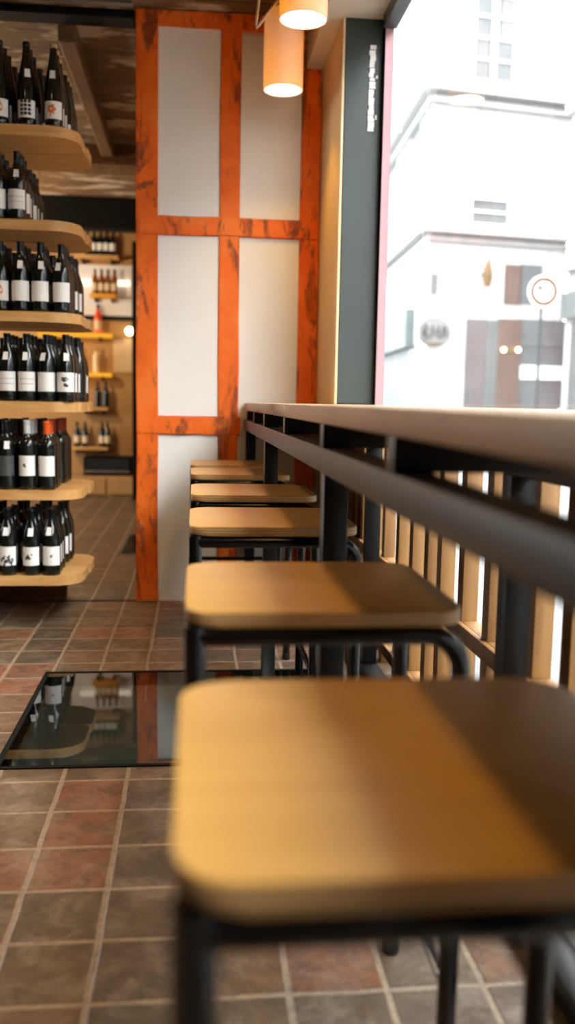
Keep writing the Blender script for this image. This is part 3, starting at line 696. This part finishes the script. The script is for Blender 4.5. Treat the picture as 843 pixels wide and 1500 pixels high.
def globe(x, y, z, e, label, col=(1, .74, .46)):  # unseen globes added to brighten the back room and its ceiling
    t = thing('added_globe', label, 'lamp', (x, y, z), 0, 'added globe lamps of the back room')
    k = MB(); k.tube([(0, 0, .09), (0, 0, ZC-z-.001)], .008, 8); k.build('rod', M['steel'], t, 50)
    k = MB(); k.lathe([(0, -.1)]+[(.1*math.sin(PI*i/12), -.1*math.cos(PI*i/12)) for i in range(1, 12)]+[(0, .1)], 20); k.build('globe', M['glow'], t, 50)
    L = bpy.data.lights.new('globe_fill_light', 'POINT'); L.shadow_soft_size = .04; L.energy = e; L.color = col
    o = bpy.data.objects.new('globe_fill_light', L); COL.objects.link(o); o.location = (x, y, z-.16)
globe(-2.3, 8.3, 2.3, 80, 'added white globe lamp hanging in front of the far wall')
globe(-2.9, 6.3, 2.35, 75, 'added white globe lamp hanging behind the wine shelf')

# ------------------------------------------------------------------ street outside
k = MB(); k.box((XG+.06, -40, -.30), (60, 90, -.12)); struct('street', k, M['road'])
k = MB(); k.box((XG+.061, -30, -.119), (3.4, 18, -.02), .01); struct('pavement', k, M['road'])

K = on_plane(622, 588, (0, 23, 0), (0, 1, 0)); K = Vector((K.x, K.y, 0))
azB, azA = math.radians(80), math.radians(2.65)
dB = Vector((math.sin(azB), math.cos(azB), 0)); dA = Vector((math.sin(azA), math.cos(azA), 0))
nB = Vector((dB.y, -dB.x, 0)); nA = Vector((-dA.y, dA.x, 0))
GZ = -.12
class Facade:
    """boxes laid on a wall plane: s along the wall, z up, d out of the wall (towards the viewer)"""
    def __init__(self, o, ds, n, root): self.o, self.ds, self.n, self.root = o, ds, n, root
    def sz(self, px, py):
        p = on_plane(px, py, self.o, self.n); return (p-self.o).dot(self.ds), p.z
    def box(self, name, s0, s1, z0, z1, d0, d1, mat, parent=None, bev=0.0):
        k = MB(); k.box((s0, d0, z0), (s1, d1, z1), bev)
        for v in k.bm.verts: v.co = self.o + self.ds*v.co.x + self.n*v.co.y + Vector((0, 0, v.co.z)) - self.root.location
        o = k.build(name, M[mat], parent or self.root, 0); return o
    def rect(self, name, px0, py0, px1, py1, d0, d1, mat, parent=None):
        s0, z1 = self.sz(px0, py0); s1, z0 = self.sz(px1, py1); return self.box(name, min(s0, s1), max(s0, s1), z0, z1, d0, d1, mat, parent)
    def window(self, px0, py0, px1, py1, cols=2, rows=3, pane='far_pane', bar='far_white'):
        f_ = self.rect('window', px0, py0, px1, py1, -.02, .02, pane)
        s0, z1 = self.sz(px0, py0); s1, z0 = self.sz(px1, py1); s0, s1 = min(s0, s1), max(s0, s1); w_ = .04
        k = MB()
        for i in range(cols+1): s = s0+(s1-s0)*i/cols; k.box((s-w_*(1.6 if i == cols/2 else .7), .021, z0), (s+w_*(1.6 if i == cols/2 else .7), .06, z1))
        for j in range(rows+1): z = z0+(z1-z0)*j/rows; k.box((s0, .022, z-w_*.6), (s1, .055, z+w_*.6))
        for v in k.bm.verts: v.co = self.o + self.ds*v.co.x + self.n*v.co.y + Vector((0, 0, v.co.z)) - self.root.location
        k.build('glazing_bars', M[bar], f_, 0)
        return f_
bA = thing('building', 'white stone corner building across the street with shopfront and cornices', 'building', K)
fB, fA = Facade(K, dB, nB, bA), Facade(K, dA, nA, bA)
LB = fB.sz(824, 500)[0]
k = MB(); k.prism([(p.x, p.y) for p in (Vector((0, 0, 0)), dB*LB, dB*LB+Vector((2, 22, 0)), dA*24)], GZ-K.z, 17); k.build('stone_wall', M['facade'], bA, 0)
for py0, py1, d in ((133, 141, .35), (150, 156, .16), (338, 345, .3), (352, 356, .12)):
    z1, z0 = fB.sz(690, py0)[1], fB.sz(690, py1)[1]
    fB.box('cornice', -d, LB, z0, z1, 0.001, d, 'facade_trim'); fA.box('cornice', 0, 24, z0, z1, 0.001, d, 'facade_trim')
fB.window(697, -10, 751, 124, 2, 4, 'far_pane_light')
fB.rect('blind', 692, 172, 828, 288, .001, .03, 'far_white'); fB.window(690, 290, 744, 332, 1, 2, 'far_pane_light')
fB.rect('window', 740, 387, 763, 447, .001, .03, 'far_brown'); fB.rect('window', 763, 387, 792, 447, .001, .03, 'far_pane')
for i, (a, b, c, d) in enumerate(((683, 467, 730, 592), (757, 467, 822, 592))): fB.rect('shop_window', a, b, c, d+8, .001, .05, 'far_pane_light' if i == 0 else 'far_pane')
fB.rect('shop_panel', 757, 535, 822, 557, .051, .08, 'far_white'); fB.rect('shop_sill', 757, 500, 822, 508, .051, .07, 'far_pane_light')
dr = fB.rect('door', 730, 467, 757, 600, .001, .09, 'far_brown'); fB.rect('transom', 731, 508, 756, 518, .091, .11, 'sign_gold', dr)
for px in (733, 754):  # glowing balls stand in for pendant reflections in the shop window
    s, z = fB.sz(px, 513); k = MB(); k.lathe([(0, -.06)]+[(.06*math.sin(PI*i/8), -.06*math.cos(PI*i/8)) for i in range(1, 8)]+[(0, .06)], 12)
    k.bm.transform(Matrix.Translation(K+dB*s+nB*.2+Vector((0, 0, z))-K)); k.build('added_globe', M['glow'], dr, 50)
for cx, cy, w, h in ((636, 416, 9, 30),):
    fB.rect('niche_window', cx-w/2, cy-h/2, cx+w/2, cy+h/2, .001, .03, 'far_pane_light')
fB.rect('wall_plaque', 659, 520, 675, 537, .001, .05, 'facade_trim')
for (a, b, c, d) in ((604, 305, 615, 335), (571, 330, 578, 365), (604, 190, 616, 210), (571, 228, 582, 246), (578, 75, 586, 92), (582, 405, 592, 450)):
    fA.rect('window', a, b, c, d, .001, .012, 'far_pane')
fA.rect('fascia', 560, 478, 607, 508, .001, .25, 'far_grey'); fA.rect('shop_window', 560, 520, 606, 604, .001, .04, 'far_pane')
fA.rect('shop_notice', 570, 535, 585, 552, .041, .06, 'far_white'); fA.rect('door_frame', 604, 515, 608, 604, .001, .07, 'facade_trim')
# solid shape standing in for a pendant reflection in the shop window
s, z = fB.sz(706, 402)
ln = thing('reflection_shape', 'small tan stand-in for a lamp reflection on the white building above the shopfront', 'reflection', K+dB*s+Vector((0, 0, z)))
k = MB(); k.tube([nB*.001, nB*.3, nB*.34+Vector((.05, 0, .35))], .03, 8); k.build('bracket', M['sign_gold'], ln, 50)
k = MB(); k.lathe([(0, -.35), (.08, -.33), (.13, -.1), (.10, .15), (.03, .3), (0, .3)], 12, nB*.34); k.build('reflection_body', M['sign_gold'], ln, 50)
# oval hanging sign
so_ = on_plane(636, 487, K+nB*.5, nB)
ov = thing('oval_sign', 'pale oval hanging sign with grey lettering on the corner building', 'sign', so_)
ang = math.atan2(dB.y, dB.x); ov.rotation_euler = (0, 0, ang)
def ellipse(k, a, b, y0, y1, n=40):
    lo = [k.bm.verts.new((a*math.cos(2*PI*i/n), y0, b*math.sin(2*PI*i/n))) for i in range(n)]; hi = [k.bm.verts.new((a*math.cos(2*PI*i/n), y1, b*math.sin(2*PI*i/n))) for i in range(n)]
    k.bm.faces.new(lo); k.bm.faces.new(hi[::-1])
    for i in range(n): k.bm.faces.new((lo[i], hi[i], hi[(i+1) % n], lo[(i+1) % n]))
k = MB(); ellipse(k, .45, .36, -.03, .03); k.build('rim', M['sign_rim'], ov, 40)
k = MB(); ellipse(k, .41, .32, -.04, -.031); k.build('board', M['sign_pale'], ov, 40)
k = MB()
for p in ([(-.30, -.12), (-.32, .10), (-.24, .18), (-.19, .06), (-.27, -.02), (-.18, -.10), (-.24, -.2)], [(-.10, -.16), (-.06, .18), (.02, -.10), (.10, .18), (.13, -.16)], [(.20, -.14), (.24, .16), (.30, .12), (.31, -.10)]):
    k.tube([(x, -.055, z) for x, z in p], .026, 6)
k.build('lettering', M['sign_grey'], ov, 50)
k = MB(); k.box((-.16, -.05, -.30), (.2, -.041, -.24)); k.build('gold_band', M['sign_gold'], ov, 0)
k = MB(); k.tube([(-.10, .03, .0), (-.10, .50, .0)], .025, 8); k.build('bracket', M['sign_grey'], ov, 50)
# no-turn road sign
rs_ = on_plane(797, 427, (0, 16, 0), (0, 1, 0))
rs = thing('road_sign', 'round red ringed road sign with a bent arrow on a thin post', 'road sign', (rs_.x, 16, GZ)); hz = rs_.z-GZ
R = 21*16.3/F
def ring(k, r0, r1, y0, y1, n=48):
    V = [[k.bm.verts.new((r*math.cos(2*PI*i/n), y, hz+r*math.sin(2*PI*i/n))) for i in range(n)] for r, y in ((r0, y0), (r1, y0), (r1, y1), (r0, y1))]
    for j in range(4):
        for i in range(n): k.bm.faces.new((V[j][i], V[j][(i+1) % n], V[(j+1) % 4][(i+1) % n], V[(j+1) % 4][i]))
def disc(k, r, y0, y1, n=48):
    lo = [k.bm.verts.new((r*math.cos(2*PI*i/n), y0, hz+r*math.sin(2*PI*i/n))) for i in range(n)]; hi = [k.bm.verts.new((r*math.cos(2*PI*i/n), y1, hz+r*math.sin(2*PI*i/n))) for i in range(n)]
    k.bm.faces.new(lo); k.bm.faces.new(hi[::-1])
    for i in range(n): k.bm.faces.new((lo[i], hi[i], hi[(i+1) % n], lo[(i+1) % n]))
k = MB(); disc(k, R*1.12, -.015, 0); k.build('disc', M['far_white'], rs, 40)
k = MB(); ring(k, R*.70, R*.98, -.022, -.016); k.build('red_ring', M['sign_red'], rs, 40)
k = MB(); k.tube([(R*.30, -.024, hz-R*.35), (R*.28, -.024, hz-R*.02), (R*.1, -.024, hz+R*.08), (-R*.45, -.024, hz+R*.28)], .020, 6)
k.tube([(-R*.2, -.024, hz+R*.38), (-R*.48, -.024, hz+R*.30), (-R*.3, -.024, hz+R*.08)], .018, 6); k.build('arrow', M['sign_grey'], rs, 40)
k = MB(); k.tube([(-.02, .03, 0), (-.02, .03, hz+R*.6)], .03, 10); k.build('post', M['sign_grey'], rs, 50)
# right-hand building along the street
KC = on_plane(823, 588, (0, 22.8, 0), (0, 1, 0)); KC = Vector((KC.x, KC.y, 0))
azC = math.radians(-3.6); dC = Vector((-math.sin(azC), -math.cos(azC), 0)); nC = Vector((dC.y, -dC.x, 0))
bC = thing('building', 'pale building along the opposite pavement, at the window edge', 'building', KC)
fC = Facade(KC, dC, nC, bC)
fC.box('front_wall', 0, 60, GZ, 9, -9, 0, 'facade')
for z in (4.4, 8.2): fC.box('cornice', 0, 60, z, z+.25, .001, .3, 'facade_trim')
for i in range(12):
    for z in (5.4,):
        fC.box('window', 1.5+i*3, 3.0+i*3, z, z+2, .001, .04, 'far_pane_light')
    fC.box('shop_window', .4+i*3, 3.1+i*3, GZ+.3, 3.2, .001, .05, 'far_pane')
fC.box('fascia', 0, 60, 3.25, 3.9, .001, .15, 'far_grey')

# ------------------------------------------------------------------ light
W = bpy.data.worlds.new('sky'); sc.world = W; W.use_nodes = True
bg = W.node_tree.nodes['Background']; bg.inputs['Color'].default_value = (0.93, 0.97, 1.0, 1); 
_nt = W.node_tree; _tc = _nt.nodes.new('ShaderNodeTexCoord'); _sp = _nt.nodes.new('ShaderNodeSeparateXYZ'); _mr = _nt.nodes.new('ShaderNodeMapRange')   # overcast sky: three times brighter overhead
_nt.links.new(_tc.outputs['Generated'], _sp.inputs[0]); _nt.links.new(_sp.outputs[2], _mr.inputs['Value'])
_mr.inputs['From Min'].default_value = 0.0; _mr.inputs['From Max'].default_value = 1.0; _mr.inputs['To Min'].default_value = 6.5; _mr.inputs['To Max'].default_value = 21.0
_nt.links.new(_mr.outputs[0], bg.inputs['Strength'])
P = bpy.data.lights.new('added_window_portal', 'AREA'); P.shape = 'RECTANGLE'; P.size = 2.6; P.size_y = 1.9; P.cycles.is_portal = True
po = bpy.data.objects.new('added_window_portal', P); COL.objects.link(po); po.location = (XL-.13, 8.3, 1.3); po.rotation_euler = (PI/2, 0, -PI/2)
P = bpy.data.lights.new('window_portal', 'AREA'); P.shape = 'RECTANGLE'; P.size = 5.6; P.size_y = 2.6; P.cycles.is_portal = True
po = bpy.data.objects.new('window_portal', P); COL.objects.link(po); po.location = (XG+.08, 1.22, 1.33); po.rotation_euler = (PI/2, 0, PI/2)

sc.view_settings.view_transform = 'Standard'; sc.view_settings.look = 'None'
sc.view_settings.exposure = 0.38; sc.view_settings.gamma = 1.0; sc.view_settings.use_curve_mapping = False
sc.cycles.use_denoising = True
sc.cycles.max_bounces = 10; sc.cycles.diffuse_bounces = 5; sc.cycles.glossy_bounces = 4; sc.cycles.transparent_max_bounces = 12
sc.cycles.caustics_reflective = False; sc.cycles.caustics_refractive = False; sc.cycles.sample_clamp_indirect = 6.0
